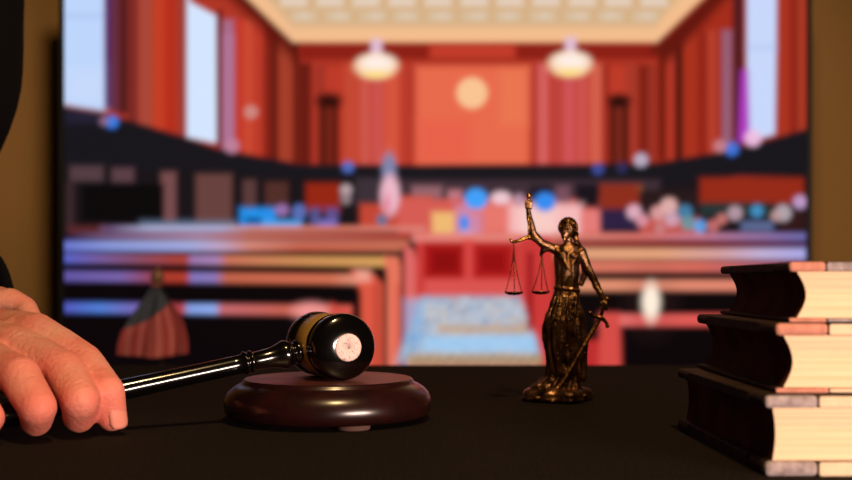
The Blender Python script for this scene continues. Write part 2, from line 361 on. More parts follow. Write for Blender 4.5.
# aisle
rect(416, 236, 549, 395, (206, 62, 58), 4)
rect(412, 233, 520, 242, (228, 130, 120), 5); rect(424, 243, 467, 278, (168, 22, 22), 5); rect(432, 251, 458, 272, (140, 12, 14), 6); rect(472, 243, 514, 278, (176, 28, 28), 5); rect(480, 251, 506, 272, (150, 14, 16), 6)
rect(464, 240, 473, 298, (216, 70, 66), 5); rect(425, 280, 520, 296, (218, 84, 80), 5)
poly([(422, 297), (520, 297), (545, 362), (396, 362)], (150, 178, 206), 8)
rng = np.random.RandomState(3)
rect(412, 299, 532, 364, (205, 200, 205), 10, .5)
for k in range(260):
    y = 298+rng.rand()*66; f = (y-297)/66; x = 424-26*f+rng.rand()*(98+48*f)
    c = [(196, 206, 220), (120, 160, 205), (190, 150, 120), (90, 120, 160), (220, 210, 190)][rng.randint(5)]
    rect(x-3, y-1.5, x+3, y+1.5, c, 2, .55)
rect(438, 325, 526, 333, (196, 160, 126), 6, .85); rect(424, 336, 536, 352, (158, 206, 246), 5, .8); rect(404, 300, 424, 352, (120, 176, 226), 10, .6); rect(408, 354, 545, 366, (190, 156, 112), 5, .85)
for k in range(60):
    rect(410+k*2.3, 355+(k*7 % 9), 412+k*2.3, 358+(k*7 % 9), (90, 70, 60), 2, .7)
poly([(520, 238), (549, 238), (560, 395), (548, 395), (540, 345), (522, 300)], (204, 58, 56), 4); rect(527, 252, 533, 330, (150, 22, 26), 5)
poly([(543, 340), (560, 340), (560, 395), (548, 395)], (206, 64, 66), 4)
# the right benches
rect(556, 236, 812, 395, BK, 3)
row(232, 241, [(552, (222, 132, 118)), (640, (214, 112, 104)), (700, (196, 120, 140)), (745, (160, 116, 160)), (806, (110, 108, 176))])
row(241, 247.5, [(552, (170, 70, 60)), (700, (140, 44, 44)), (806, (90, 60, 110))])
row(247.5, 260, [(555, (226, 160, 122)), (660, (230, 164, 124)), (720, (214, 160, 160)), (760, (196, 176, 214)), (806, (170, 170, 232))])
row(260, 273, [(560, (216, 122, 98)), (700, (212, 106, 92)), (806, (130, 80, 120))])
row(279, 291.5, [(575, (226, 150, 112)), (640, (226, 140, 112)), (740, (226, 134, 112)), (806, (150, 100, 130))])
row(313, 327, [(600, (236, 130, 126)), (640, (226, 96, 92)), (720, (222, 86, 80)), (806, (150, 70, 90))])
rect(584, 340, 618, 395, (190, 46, 46), 6); poly([(600, 313), (620, 313), (622, 395), (598, 395)], (214, 76, 70), 5)

ell(651, 300, 22, 30, (70, 40, 40), 30, .25); ell(651, 302, 8.5, 18, L3((255, 236, 216))*1.05, 7)
# soften: the picture itself is a shallow-focus shot
def blur(a, r):
    k = np.ones(2*r+1)/(2*r+1)
    for ax in (0, 1):
        p = np.pad(a, [(r, r) if q == ax else (0, 0) for q in range(3)], mode='edge')
        a = np.apply_along_axis(lambda v: np.convolve(v, k, mode='valid'), ax, p)
    return a
img = blur(img, 1)
me = bpy.data.meshes.new('screen')
s_ = TVY/F
vx = (gx-CX)*s_; vz = HC-(gy-YH)*s_
co = np.stack([vx, np.zeros_like(vx), vz], -1).reshape(-1, 3)
idx = np.arange(Hh*W).reshape(Hh, W)
quads = np.stack([idx[1:, :-1], idx[1:, 1:], idx[:-1, 1:], idx[:-1, :-1]], -1).reshape(-1, 4)
me.vertices.add(len(co)); me.vertices.foreach_set('co', co.ravel())
me.loops.add(quads.size); me.loops.foreach_set('vertex_index', quads.ravel())
me.polygons.add(len(quads)); me.polygons.foreach_set('loop_start', np.arange(0, quads.size, 4))
me.update(calc_edges=True)
at = me.color_attributes.new('picture', 'FLOAT_COLOR', 'POINT')
at.data.foreach_set('color', np.concatenate([img.reshape(-1, 3), np.ones((Hh*W, 1))], 1).ravel())
ms = bpy.data.materials.new('lit_screen'); ms.use_nodes = True; nt = ms.node_tree
b = nt.nodes['Principled BSDF']; b.inputs['Base Color'].default_value = (0, 0, 0, 1); b.inputs['Roughness'].default_value = .6; b.inputs['Specular IOR Level'].default_value = .02
ca = nt.nodes.new('ShaderNodeVertexColor'); ca.layer_name = 'picture'
nt.links.new(ca.outputs['Color'], b.inputs['Emission Color']); b.inputs['Emission Strength'].default_value = 1.0
me.materials.append(ms)
tv_x = (X0+X1)/2-CX; tvx = tv_x*s_
tv = tag(empty('television', (tvx, TVY, cab_top)), 'large black television showing a blurred red wood-panelled courtroom with benches', 'television')
so = bpy.data.objects.new('screen', me); C.objects.link(so); so.parent = tv; so.location = (-tvx, 0, -cab_top)
tag(so, 'lit screen showing a courtroom with wooden benches, hanging lamps and tall windows')
xl = (X0-CX)*s_-tvx; xr = (X1-CX)*s_-tvx; zt = HC-(Y0-YH)*s_-cab_top; zb = HC-(Y1-YH)*s_-cab_top
bm = bmesh.new(); e = .008
box(bm, (xl-e, .001, zb-e), (xl, -.004, zt+e)); box(bm, (xr, .001, zb-e), (xr+e, -.004, zt+e))
box(bm, (xl, .001, zt), (xr, -.004, zt+e)); box(bm, (xl, .001, zb-e), (xr, -.004, zb))
obj('bezel', bm, M_black_plastic, tv, smooth=False)
bm = bmesh.new(); box(bm, (xl-e, .002, zb-e), (xr+e, .03, zt+e), .004); box(bm, (xl+.3, .03, zb+.05), (xr-.3, .06, zt-.2), .01); obj('back_casing', bm, M_black_plastic, tv)
for sx in (-.42, .42):
    bm = bmesh.new(); box(bm, (sx-.015, -.045, 0), (sx+.015, .14, .008), .002); box(bm, (sx-.012, .004, .004), (sx+.012, .024, zb+.02)); obj('foot', bm, M_black_plastic, tv)

# ------------------------------------------------------------ little flag in front of the television
FD = 1.70
fs = FD/F
base = P(170, 283, FD); base.z = cab_top
base = Vector((P(157, 283, FD).x+.016, FD, cab_top))
fl = tag(empty('desk_flag', base), 'small striped flag with a dark blue canton drooping from a gilt-tipped pole, left', 'flag')
def FP(px, py, dy=0): 
    p = P(px, py, FD); p.y += dy; return p-base
bm = bmesh.new(); lathe(bm, [(0, 0), (.028, 0), (.03, .004), (.022, .010), (.010, .014), (.006, .022), (.0, .022)], seg=32); obj('base', bm, M_pole, fl)
bm = bmesh.new(); tube(bm, [(0, 0, .01), FP(160, 330), FP(158, 283)], .0028, 12); obj('pole', bm, M_pole, fl)
bm = bmesh.new(); c = FP(157.5, 277)
lathe(bm, [(0, -.016), (.0065, -.014), (.005, -.010), (.0105, -.004), (.0108, .002), (.006, .009), (.0, .019)], Matrix.Translation(c), 20); obj('finial', bm, M_gold, fl)
mf = bpy.data.materials.new('striped_flag_cloth'); mf.use_nodes = True; nt = mf.node_tree
b = nt.nodes['Principled BSDF']; b.inputs['Roughness'].default_value = .85
ca = nt.nodes.new('ShaderNodeVertexColor'); ca.layer_name = 'dye'; nt.links.new(ca.outputs['Color'], b.inputs['Base Color'])
bm = bmesh.new(); lay = bm.loops.layers.float_color.new('dye'); uvv = {}
NU, NV = 60, 78                                     # u: from the pole outwards, v: from the top edge down
TL, TR, BL, BR = (156, 284), (166, 293), (117, 350), (192, 338)
rows = []
for j in range(NV+1):
    v = j/NV; r_ = []
    for i in range(NU+1):
        u = i/NU
        # gathered at the top near the pole, spread at the bottom
        ax, ay = 154-31*math.sin(v*1.57)**1.1-2*v, 284+70*v
        bx, by = 161+31*math.sin(v*1.57)**.9, 286+66*v
        px = ax+(bx-ax)*u; py = ay+(by-ay)*u+4*math.sin(math.pi*u)*v
        amp = .010*(.35+.65*v)
        dy = -amp*(1+math.sin(u*13+v*1.5))-.006+.004*math.sin(v*7+u*4)
        vert = bm.verts.new(FP(px, py, dy)); uvv[vert] = (u, v); r_.append(vert)
    rows.append(r_)
RED, WH, BL_ = L3((160, 62, 68)), L3((180, 98, 100)), L3((50, 58, 76))
for j in range(NV):
    for i in range(NU):
        f = bm.faces.new((rows[j][i], rows[j][i+1], rows[j+1][i+1], rows[j+1][i]))
        u = (i+.5)/NU; v = (j+.5)/NV
        # the hoist runs across the top: canton next to the finial, stripes fan out below
        cc = BL_ if v < .64-.44*u and v > .02 else (RED if int(u*13) % 2 == 0 else WH)
        if cc is BL_ and j % 6 == 3 and i % 6 == 3: cc = L3((150, 155, 165))
        for l in f.loops: l[lay] = (*cc, 1)
fo = obj('flag_cloth', bm, mf, fl); so_ = fo.modifiers.new('s', 'SOLIDIFY'); so_.thickness = .0008

# ------------------------------------------------------------ sound block
BX, BY = -.0488, .5325
sb = tag(empty('sound_block', (BX, BY, 0)), 'round dark mahogany sound block lying under the gavel head', 'sound block')
bm = bmesh.new()
lathe(bm, [(0, .0022), (.0475, .0022), (.0497, .0028), (.0512, .0048), (.0517, .0075), (.0514, .0105), (.0500, .0135), (.0476, .0160), (.0450, .0176), (.0433, .0183), (.0428, .0187), (.0424, .0196), (.0419, .0203), (.0414, .0206)], seg=128, cap=False)
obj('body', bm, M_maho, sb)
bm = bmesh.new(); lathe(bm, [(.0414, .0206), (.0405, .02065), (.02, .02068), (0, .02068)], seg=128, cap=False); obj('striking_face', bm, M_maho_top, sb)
for k, a in enumerate((-68, 52, 172)):
    bm = bmesh.new(); c = (math.cos(math.radians(a))*.040, math.sin(math.radians(a))*.040, 0)
    lathe(bm, [(0, 0), (.0076, 0), (.0079, .0006), (.0079, .0024), (0, .0024)], Matrix.Translation(c), 32); obj('felt_foot', bm, M_felt, sb)

# ------------------------------------------------------------ gavel
TH = math.radians(26.5); TI = math.radians(10.1); HR = .0163
HCn = Vector((BX+.0005, BY, .02068+HR+.0001))
gv = tag(empty('gavel', (HCn.x, HCn.y, .02068)), 'black lacquered wooden gavel with a brass band resting on the sound block', 'gavel')
ax = Vector((math.sin(TH), -math.cos(TH), 0)); hd = Vector((-math.cos(TH)*math.cos(TI), -math.sin(TH)*math.cos(TI), -math.sin(TI)))
loc = HCn-gv.location
Qa = Vector((0, 0, 1)).rotation_difference(ax).to_matrix().to_4x4(); Ma = Matrix.Translation(loc) @ Qa
HL = .0248
half = [(.0139, .0085), (.0157, .0087), (.0159, .0096), (.0150, .0106), (.0143, .0110), (.0143, .0114), (.0152, .0118), (.0160, .0130), (HR, .0150), (HR, .0180), (.0160, .0198), (.0154, .0209), (.0143, .0219), (.0126, .0228), (.0105, .0237), (.0084, .0244), (.0068, HL)]
bm = bmesh.new(); lathe(bm, [(r, -z) for r, z in half[::-1]]+[(0.0139, 0)]+half, Ma, 96)
obj('head', bm, M_lacquer, gv)
bm = bmesh.new(); lathe(bm, [(.0140, -.0084), (.0156, -.0082), (.0157, 0), (.0156, .0082), (.0140, .0084)], Ma, 96, cap=False); obj('brass_band', bm, M_brass, gv)
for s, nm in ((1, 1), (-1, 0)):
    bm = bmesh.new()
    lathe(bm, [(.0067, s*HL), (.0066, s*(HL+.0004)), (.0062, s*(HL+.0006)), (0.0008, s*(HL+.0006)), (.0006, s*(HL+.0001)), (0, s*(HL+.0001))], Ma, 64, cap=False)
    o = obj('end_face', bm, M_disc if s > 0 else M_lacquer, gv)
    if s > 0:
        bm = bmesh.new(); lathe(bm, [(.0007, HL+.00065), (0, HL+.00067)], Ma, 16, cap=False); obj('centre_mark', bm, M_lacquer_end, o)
        tag(o, 'speckled round centre of the striking end, lamp reflection painted pale')
Qh = Vector((0, 0, 1)).rotation_difference(hd).to_matrix().to_4x4(); Mh = Matrix.Translation(loc) @ Qh
hp = [(0, .012), (.0052, .012), (.0052, .0158), (.0066, .0164), (.0070, .0174), (.0064, .0184), (.0052, .0190), (.0060, .0198), (.0074, .0212), (.0082, .0232), (.0080, .0250), (.0068, .0274), (.0059, .0300), (.0054, .0340), (.0052, .0395),
      (.0054, .0402), (.0065, .0407), (.0067, .0415), (.0060, .0422), (.0053, .0425), (.0056, .0431), (.0065, .0436), (.0067, .0444), (.0059, .0451), (.0053, .0456), (.0053, .0500), (.0053, .0700), (.0056, .1000), (.0059, .1200), (.0062, .1350), (.0066, .1480), (.0062, .1560), (.0048, .1600), (.0070, .1625), (.0072, .1665), (.0050, .1700), (0, .1705)]
bm = bmesh.new(); lathe(bm, [(r*.86, z) for r, z in hp], Mh, 40, cap=False)
obj('handle', bm, M_lacquer, gv)

# ------------------------------------------------------------ the hand and the sleeve
pr = tag(empty('person', P(-60, 420, .56)), 'person in a black robe sleeve gripping the gavel handle with one bare hand', 'person')
org = pr.location.copy()
def H_(px, py, d): return P(px, py, d-.005)-org
bm = bmesh.new()
def fin(pts, rs): chain(bm, [H_(*p) for p in pts], rs)
idxf = [(-30, 326, .560), (36, 333, .522), (84, 362, .499), (107, 392, .4800), (112, 417, .4815)]
midf = [(-50, 334, .545), (14, 346, .510), (64, 371, .4835), (81, 401, .4665), (79, 417, .4765)]
rinf = [(-75, 345, .530), (-20, 357, .497), (20, 377, .468), (38, 408, .4545), (36, 421, .465)]
pinf = [(-100, 362, .515), (-60, 374, .480), (-30, 392, .455), (-12, 418, .4470), (-14, 426, .455)]
fin(idxf, [.0110, .0099, .0089, .0078, .0066])
fin(midf, [.0115, .0103, .0092, .0083, .0072])
fin(rinf, [.0112, .0100, .0091, .0080, .0069])
fin(pinf, [.0098, .0084, .0075, .0068, .0058])
# knuckles
# back of the hand to the wrist
wr = [(-150, 320, .640), (-158, 326, .630), (-165, 332, .618), (-172, 340, .606)]
for f, w, ra, rb in zip((idxf, midf, rinf, pinf), wr, (.0135, .0135, .0130, .0115), (.017, .017, .016, .015)):
    capsule(bm, H_(*f[0]), H_(*w), ra, rb)
for a, b_ in ((idxf, midf), (midf, rinf), (rinf, pinf)):
    capsule(bm, H_(*a[0]), H_(*b_[0]), .0120, .0120)
    for w0, rw in ((.45, .0100), (.8, .0092), (1.1, .0072)):
        def at_(q, w0=w0):
            i = int(w0); f = w0-i; return tuple(q[i][k]*(1-f)+q[i+1][k]*f for k in range(3))
        if w0 > 1.1 and b_ is pinf: continue
        capsule(bm, H_(*at_(a)), H_(*at_(b_)), rw, rw)
# thumb: behind the index finger, its knuckle showing above the back of the hand
chain(bm, [H_(-120, 330, .62), H_(-50, 312, .602), H_(10, 301, .59), H_(26, 308, .585), H_(40, 345, .560), H_(66, 372, .532)], [.0155, .0125, .0074, .0060, .0075, .0062])
capsule(bm, H_(-60, 308, .60), H_(0, 300, .595), .0100, .0076)
# wrist and forearm into the sleeve
capsule(bm, H_(-158, 326, .625), H_(-240, 245, .68), .0235, .028)
capsule(bm, H_(-166, 336, .612), H_(-248, 262, .67), .0215, .027)
def skin_detail(co, n):
    q = co*60
    d = noise.noise(q)*.00035+noise.noise(co*180)*.0001+noise.noise(Vector((co.x*300, co.y*300, co.z*900)))*.00007
    return co+n*d
hand = merged('body', bm, M_skin, pr, .0010, 14, .5, skin_detail)
# redder skin over the joints
bl = hand.data.color_attributes.new('blush', 'FLOAT_COLOR', 'POINT')
js = [(H_(*q), w_) for f in (idxf, midf, rinf, pinf) for q, w_ in ((f[2], 1), (f[3], .8), (f[4], .9))]
vals = []
for v in hand.data.vertices:
    w_ = min(1, sum(a_*math.exp(-((v.co-c_).length/.0115)**4) for c_, a_ in js)); vals += [w_, w_, w_, 1]
bl.data.foreach_set('color', vals)
nt = M_skin.node_tree; b = nt.nodes['Principled BSDF']; lk = b.inputs['Base Color'].links[0]; src_ = lk.from_socket
mx = nt.nodes.new('ShaderNodeMix'); mx.data_type = 'RGBA'; mx.inputs['B'].default_value = lin((226, 112, 98)) + (1,)
vc = nt.nodes.new('ShaderNodeVertexColor'); vc.layer_name = 'blush'; mm = nt.nodes.new('ShaderNodeMath'); mm.operation = 'MULTIPLY'; mm.inputs[1].default_value = .6
nt.links.new(vc.outputs['Color'], mm.inputs[0]); nt.links.new(mm.outputs[0], mx.inputs['Factor']); nt.links.new(src_, mx.inputs['A']); nt.links.new(mx.outputs['Result'], b.inputs['Base Color'])
# nail of the index finger, facing right
tip = H_(112, 416, .4815); dirf = (H_(112, 416, .4815)-H_(108, 394, .480)).normalized()
def nail(c, d, out, r, w, l):
    out = (out-d*out.dot(d)).normalized(); side = d.cross(out); bm = bmesh.new(); g = []
    for j in range(9):
        s = -1+j/4; row_ = []
        for i in range(9):
            tt = -1+i/4; wd = w*(1-.30*max(0, abs(s)-.5)*2*abs(s))
            a = tt*wd/r
            row_.append(bm.verts.new(c+d*s*l*(1-.12*tt*tt)+out*(r*math.cos(a)-.0004*max(0, s))+side*r*math.sin(a)))
        g.append(row_)
    for j in range(8):
        for i in range(8): bm.faces.new((g[j][i], g[j][i+1], g[j+1][i+1], g[j+1][i]))
    o = obj('fingernail', bm, M_nail, pr); m_ = o.modifiers.new('s', 'SOLIDIFY'); m_.thickness = .0006; return o
nail(tip-dirf*.0000-Vector((.80,-.56,.10)).normalized()*.00022, dirf, Vector((.80, -.56, .10)), .00680, .0056, .0054)
# sleeve
bm = bmesh.new()
sp = [(-90, -330, .80), (-80, -180, .78), (-68, -60, .74), (-69, 20, .72), (-73, 90, .70), (-104, 150, .685), (-150, 195, .680), (-190, 240, .675), (-184, 278, .665), (-112, 298, .636), (-43, 305, .604)]
sr = [.075, .068, .057, .055, .054, .053, .052, .048, .044, .041, .040]
def sfold(i, a): return .04*math.sin(5*a+i*.9)*(1 if i < 9 else .5)+.03*math.sin(3*a-i*1.3)
# resample smoothly
def resample(pts, rs, n):
    o_p, o_r = [], []
    m = len(pts)-1
    for q in range(n*m+1):
        i = min(q//n, m-1); f = q/n-i
        p0, p1, p2, p3 = [Vector(pts[max(0, min(m, i+k))]) for k in (-1, 0, 1, 2)]
        o_p.append(.5*((2*p1)+(-p0+p2)*f+(2*p0-5*p1+4*p2-p3)*f*f+(-p0+3*p1-3*p2+p3)*f**3))
        o_r.append(rs[i]*(1-f)+rs[i+1]*f)
    return o_p, o_r
pp, rr = resample([H_(*p) for p in sp], sr, 5)
tube(bm, pp, rr, 48, cap=False, fold=lambda i, a: sfold(i/5, a))
sl = obj('sleeve', bm, M_robe, pr); m_ = sl.modifiers.new('s', 'SOLIDIFY'); m_.thickness = .003

# ------------------------------------------------------------ lady justice figurine
SD = .615; sc = SD/F
st_org = Vector((P(558, 283, SD).x, SD, 0))
fg = tag(empty('justice_figurine', st_org), 'small bronze blindfolded woman raising scales and holding a sword, on the table', 'figurine')
def S(px, py, dy=0): 
    p = P(px, py, SD); return Vector((p.x-st_org.x, dy*sc, p.z))   # dy in the same small units
# rocky base
bm = bmesh.new()
zb_ = 0.0; ztb = S(0, 391).z
N = 40; ringsb = []
outl = []
for k in range(N):
    a = 2*math.pi*k/N
    r = 1/max(abs(math.cos(a+.55))/30, abs(math.sin(a+.55))/27)
    r = min(r, 37)
    r *= 1+.05*math.sin(5*a)+.04*math.sin(9*a+1)
    outl.append((math.cos(a)*r*sc, math.sin(a)*r*sc))
off = S(556, 398)
for f, z in ((1, 0), (1.03, .0018), (.97, .0032), (1.0, .0045), (.93, .0066), (.78, .0078), (.5, .0086), (.25, .009)):
    ringsb.append([bm.verts.new((off.x+x*f+.0006*noise.noise(Vector((x*400, y*400, z*900))), y*f, z+(.0009*noise.noise(Vector((x*500, y*500, 3))) if z > 0 else 0))) for x, y in outl])
for A, B in zip(ringsb, ringsb[1:]):
    for k in range(N): bm.faces.new((A[k], A[(k+1) % N], B[(k+1) % N], B[k]))
bm.faces.new(ringsb[0]); bm.faces.new(ringsb[-1])
bo = obj('base', bm, M_bronze_dark, fg); ml = bo.modifiers.new('b', 'SUBSURF'); ml.levels = 1; ml.render_levels = 1
# body with gown: stacked folded rings, then arms, head
bm = bmesh.new()
prof = [(393, 560, 22, 19), (386, 560, 19.5, 18), (376, 563, 15, 16), (364, 564, 14.5, 15), (350, 564.5, 15.5, 15.5), (338, 564.5, 17.5, 16), (326, 564.5, 18, 15.5), (314, 564.5, 16.5, 14.5), (303, 565, 14.8, 13), (296, 566, 13.4, 11.5),
        (288, 566.5, 12, 10), (278, 567, 11.6, 9.8), (268, 567, 12.2, 10.4), (260, 567, 13, 11), (253, 567.5, 13.5, 10), (247, 568.5, 11.5, 8), (243, 569.5, 6, 5)]
pr2 = []
for (a, b_) in zip(prof, prof[1:]):
    for q in range(4): pr2.append(tuple(a[k]+(b_[k]-a[k])*q/4 for k in range(4)))
pr2.append(prof[-1]); NS = 96; rg = []
for (y, cx, rx, ry) in pr2:
    d = max(0, (y-292)/100); ring = []
    fo_ = .05+.16*min(1, d*2) if y > 292 else .03
    for k in range(NS):
        a = 2*math.pi*k/NS
        ph = a*7+d*3.2+1.2*math.sin(2*a+d*3)
        f = 1+fo_*(1-abs(math.sin(ph*.5+.6*math.sin(a*3)))*2*.8)*.8+fo_*.35*math.sin(a*15+d*6)
        # bent knee pushing out on the left, towards the viewer
        kn = math.exp(-((y-332)/24)**2)*max(0, math.cos(a-math.radians(205)))**3
        f += .20*kn; 
        tr = math.exp(-((y-386)/8)**2)*max(0, math.cos(a-math.radians(195)))**4
        f += .35*tr
        f = f if kn < .4 else f*(1-kn*.3)+kn*.3*1.18
        p = S(cx+rx*f*math.cos(a), y, ry*f*math.sin(a)); ring.append(bm.verts.new(p))
    rg.append(ring)
for A, B in zip(rg, rg[1:]):
    for k in range(NS): bm.faces.new((A[k], A[(k+1) % NS], B[(k+1) % NS], B[k]))
bm.faces.new(rg[0]); bm.faces.new(rg[-1])
u = sc
# bust, neck, shoulders
ball(bm, S(562, 256, -8), 5.2*u); ball(bm, S(572, 257, -8), 5.2*u)
capsule(bm, S(556, 249, 0), S(580, 252, 0), 5.2*u, 5.6*u)
capsule(bm, S(568.5, 247, 0), S(567.5, 236, -1), 4.4*u, 4.0*u)
# head: skull, jaw, nose, chin
ball(bm, S(567, 229, -1), 8.2*u, (.9, 1.0, 1.12)); ball(bm, S(564.5, 235, -4), 5.0*u, (.9, .9, 1)); ball(bm, S(563, 232, -8.5), 1.5*u, (1, 1.2, 1.6)); ball(bm, S(563.3, 237, -7.3), 1.7*u); ball(bm, S(563.6, 239.5, -6.6), 2*u)
# raised arm: shoulder, elbow, fist above
chain(bm, [S(554, 249, 0), S(541, 243, -3), S(533, 234, -5), S(529, 218, -5), S(527.5, 209, -5)], [5.0*u, 4.2*u, 3.8*u, 3.0*u, 2.4*u])
ball(bm, S(527.8, 205.5, -5), 3.6*u, (1, 1, 1.3))
for k in range(4): capsule(bm, S(525.2, 202.5+k*1.9, -7.2), S(530.6, 203+k*1.9, -7.8), 1.1*u, 1.0*u)
capsule(bm, S(530.5, 207, -4), S(531.0, 201.5, -5.5), 1.2*u, .9*u)
# sleeve cloth falling from the raised arm
chain(bm, [S(548, 248, -2), S(543, 250, -1), S(541, 255, 0)], [3.6*u, 3*u, 1.6*u])
# lowered arm to the sword
chain(bm, [S(581, 252, 0), S(588, 268, 0), S(594, 281, -3), S(599, 293, -8), S(602, 302, -10)], [5.4*u, 4.4*u, 3.8*u, 3.2*u, 2.6*u])
ball(bm, S(602, 305, -11), 3.5*u, (1, 1, 1.2))
for k in range(4): capsule(bm, S(598.8, 302+k*2.0, -12.5), S(604.4, 303.5+k*2.0, -13.5), 1.15*u, 1.0*u)
# shawl over the shoulder and along the arm
chain(bm, [S(577, 244, 2), S(583, 256, 3), S(586, 272, 3), S(582, 284, 3)], [4*u, 4*u, 3.2*u, 2.6*u])
chain(bm, [S(574, 296, -8), S(580, 318, -6), S(583, 345, -4), S(582, 378, -4)], [3.4*u, 4.4*u, 4.6*u, 4.0*u])
# diagonal gathers across the gown
for k in range(6):
    x = 575-k*4.2
    chain(bm, [S(x, 297, -11), S(x-3-k, 320, -15.5), S(x-1-k*1.2, 345, -15), S(x+2-k*.8, 372, -15)], [1.2*u, 1.7*u, 1.6*u, 1.6*u])
# hem and foot spilling left over the rock
chain(bm, [S(550, 380, -10), S(541, 386, -8), S(532, 388, -6)], [5*u, 4*u, 2.4*u]); chain(bm, [S(556, 386, -14), S(551, 390, -18)], [3.4*u, 2.6*u])
# girdle
for k in range(28):
    a = 2*math.pi*k/28; a2 = 2*math.pi*(k+1)/28
    capsule(bm, S(566.5+12.6*math.cos(a), 289+1.5*math.cos(a), 10.8*math.sin(a)), S(566.5+12.6*math.cos(a2), 289+1.5*math.cos(a2), 10.8*math.sin(a2)), 1.1*u, 1.1*u, 8, 2)
def crinkle(co, n):
    d = noise.noise(Vector((co.x*420, co.y*420, co.z*130)))*.0006*(1 if co.z < S(0, 256).z else .3)
    return co+n*d
body = merged('body', bm, M_bronze_dark, fg, .00042, 1, .5, crinkle)
# chest drape in yellower bronze
bm = bmesh.new()
for k in range(5):
    chain(bm, [S(555+k*.6, 250-k*.4, -6.5), S(560+k*.5, 255+k*1.2, -11.6), S(567.5, 259+k*2.6, -11.0-.2*k), S(575-k*.5, 255.5+k*1.2, -11.4), S(582-k*.8, 250.5-k*.3, -5.5)], [.9*u, 1.1*u, 1.2*u, 1.1*u, .9*u])
merged('bodice', bm, M_bronze, fg, .0004, 1, .5, crinkle)
bm = bmesh.new()
for k in range(60):
    a = k*2.39996; q = math.sqrt((k+.5)/60)
    ball(bm, S(556+31*q*math.cos(a), 392.5+1.5*math.sin(k*1.7)+5*q*q, 27*q*math.sin(a)), (2.2+1.6*abs(math.sin(k*3.1)))*u, (1.3, 1.2, .8), u=10, v=6)
merged('rock_surface', bm, M_bronze, fg, .0005, 1)
# hair and blindfold
bm = bmesh.new()
for k in range(120):
    a = k*2.39996; z = 1-2*(k+.5)/120
    rr_ = math.sqrt(1-z*z); x, y = rr_*math.cos(a), rr_*math.sin(a)
    if (y < -.35 and z < .45) or z < -.55 or (x < -.35 and z < -.1 and y < .2): continue
    ball(bm, S(568+x*8.6, 228-z*9.6, y*9.4), 1.9*u, u=8, v=6)
ball(bm, S(575, 234, 5), 4.6*u, u=12, v=8)
chain(bm, [S(575, 236, 4), S(579, 244, 4), S(580, 252, 1)], [3*u, 2.2*u, 1.2*u])
merged('hair', bm, M_bronze, fg, .0004, 1)
bm = bmesh.new()
tube(bm, [S(567.2+8.0*math.cos(a), 229.2+math.cos(a), 8.9*math.sin(a)-.8) for a in [2*math.pi*k/24 for k in range(25)]], 1.5*u, 8, cap=False); obj('blindfold', bm, M_bronze_dark, fg)
# scales
sc_ = bmesh.new()
tube(sc_, [S(527.6, 213, -6), S(527.8, 200, -6), S(528, 196, -6)], [1.1*u, 1.3*u, 1.0*u], 12); ball(sc_, S(528, 196, -6), 2.6*u); ball(sc_, S(528, 200.5, -6), 1.9*u)
tube(sc_, [S(527.6, 213, -6), S(527.8, 225, -9), S(528, 238, -9)], .9*u, 10)
scl = obj('scales', sc_, M_bronze_bright, fg)
bm = bmesh.new()
pp, rr = resample([S(508.5, 239, -18), S(511, 242.5, -17), S(518, 241, -13), S(528, 237.5, -9), S(536, 242, -5), S(542, 247, -1), S(545, 246, 0)], [.8*u, 1.4*u, 1.6*u, 2.2*u, 1.6*u, 1.4*u, .8*u], 5)
tube(bm, pp, rr, 10); ball(bm, S(528, 237.5, -9), 2.8*u); obj('beam', bm, M_bronze_bright, scl)
for (tx, ty, td), (px_, py_) in (((512.5, 243, -17), (512.5, 293)), ((542, 248, -1), (540.5, 292.5))):
    bm = bmesh.new(); c = S(px_, py_, td)
    R = 9.2*u
    lathe(bm, [(0, -.0012), (R*.5, -.0010), (R*.9, -.0003), (R, .0005), (R*1.02, .0008), (R*.96, .0007), (R*.5, -.0005), (0, -.0007)], Matrix.Translation(c), 32, cap=False)
    pn = obj('pan', bm, M_bronze_dark, scl)
    for k in range(3):
        bm = bmesh.new(); a = 2*math.pi*k/3+.5; e0 = S(tx, ty, td); e1 = c+Vector((math.cos(a)*R, math.sin(a)*R, .0006)); n = 22
        pts = [e0.lerp(e1, q/n)*1.0 for q in range(n+1)]
        # pull the chains together for the upper part
        pts = [Vector((e0.x+(e1.x-e0.x)*(q/n)**1.8, e0.y+(e1.y-e0.y)*(q/n)**1.8, e0.z+(e1.z-e0.z)*q/n)) for q in range(n+1)]
        for q in range(n): ball(bm, (pts[q]+pts[q+1])/2, .62*u, (1, 1, 1.7), u=8, v=6)
        obj('chain', bm, M_bronze, pn)
# sword
bm = bmesh.new()
g0 = S(598.5, 317, -14); tipb = S(553, 392, -25); dv = (tipb-g0).normalized(); sd = dv.cross(Vector((0, 1, 0))).normalized(); nn = dv.cross(sd)
vs = []
for q in (0, .3, .6, .9, 1):
    p = g0.lerp(tipb, q); w = (2.1-.7*q)*u if q < 1 else .2*u; tk = .75*u if q < 1 else .15*u
    vs.append([bm.verts.new(p+sd*w), bm.verts.new(p+nn*tk), bm.verts.new(p-sd*w), bm.verts.new(p-nn*tk)])
for A, B in zip(vs, vs[1:]):
    for k in range(4): bm.faces.new((A[k], A[(k+1) % 4], B[(k+1) % 4], B[k]))
bm.faces.new(vs[0]); bm.faces.new(vs[-1])
sw = obj('sword', bm, M_bronze, fg, smooth=False)
bm = bmesh.new()
pp, rr = resample([S(588, 313, -14), S(592, 315.5, -14), S(598.5, 317.5, -14), S(603, 321, -14), S(605, 325, -14)], [1.7*u, 1.6*u, 2.4*u, 1.7*u, 1.9*u], 5)
tube(bm, pp, rr, 12); ball(bm, S(588, 312.5, -14), 2.1*u); ball(bm, S(605, 325.5, -14), 2.1*u); obj('crossguard', bm, M_bronze_bright, sw)
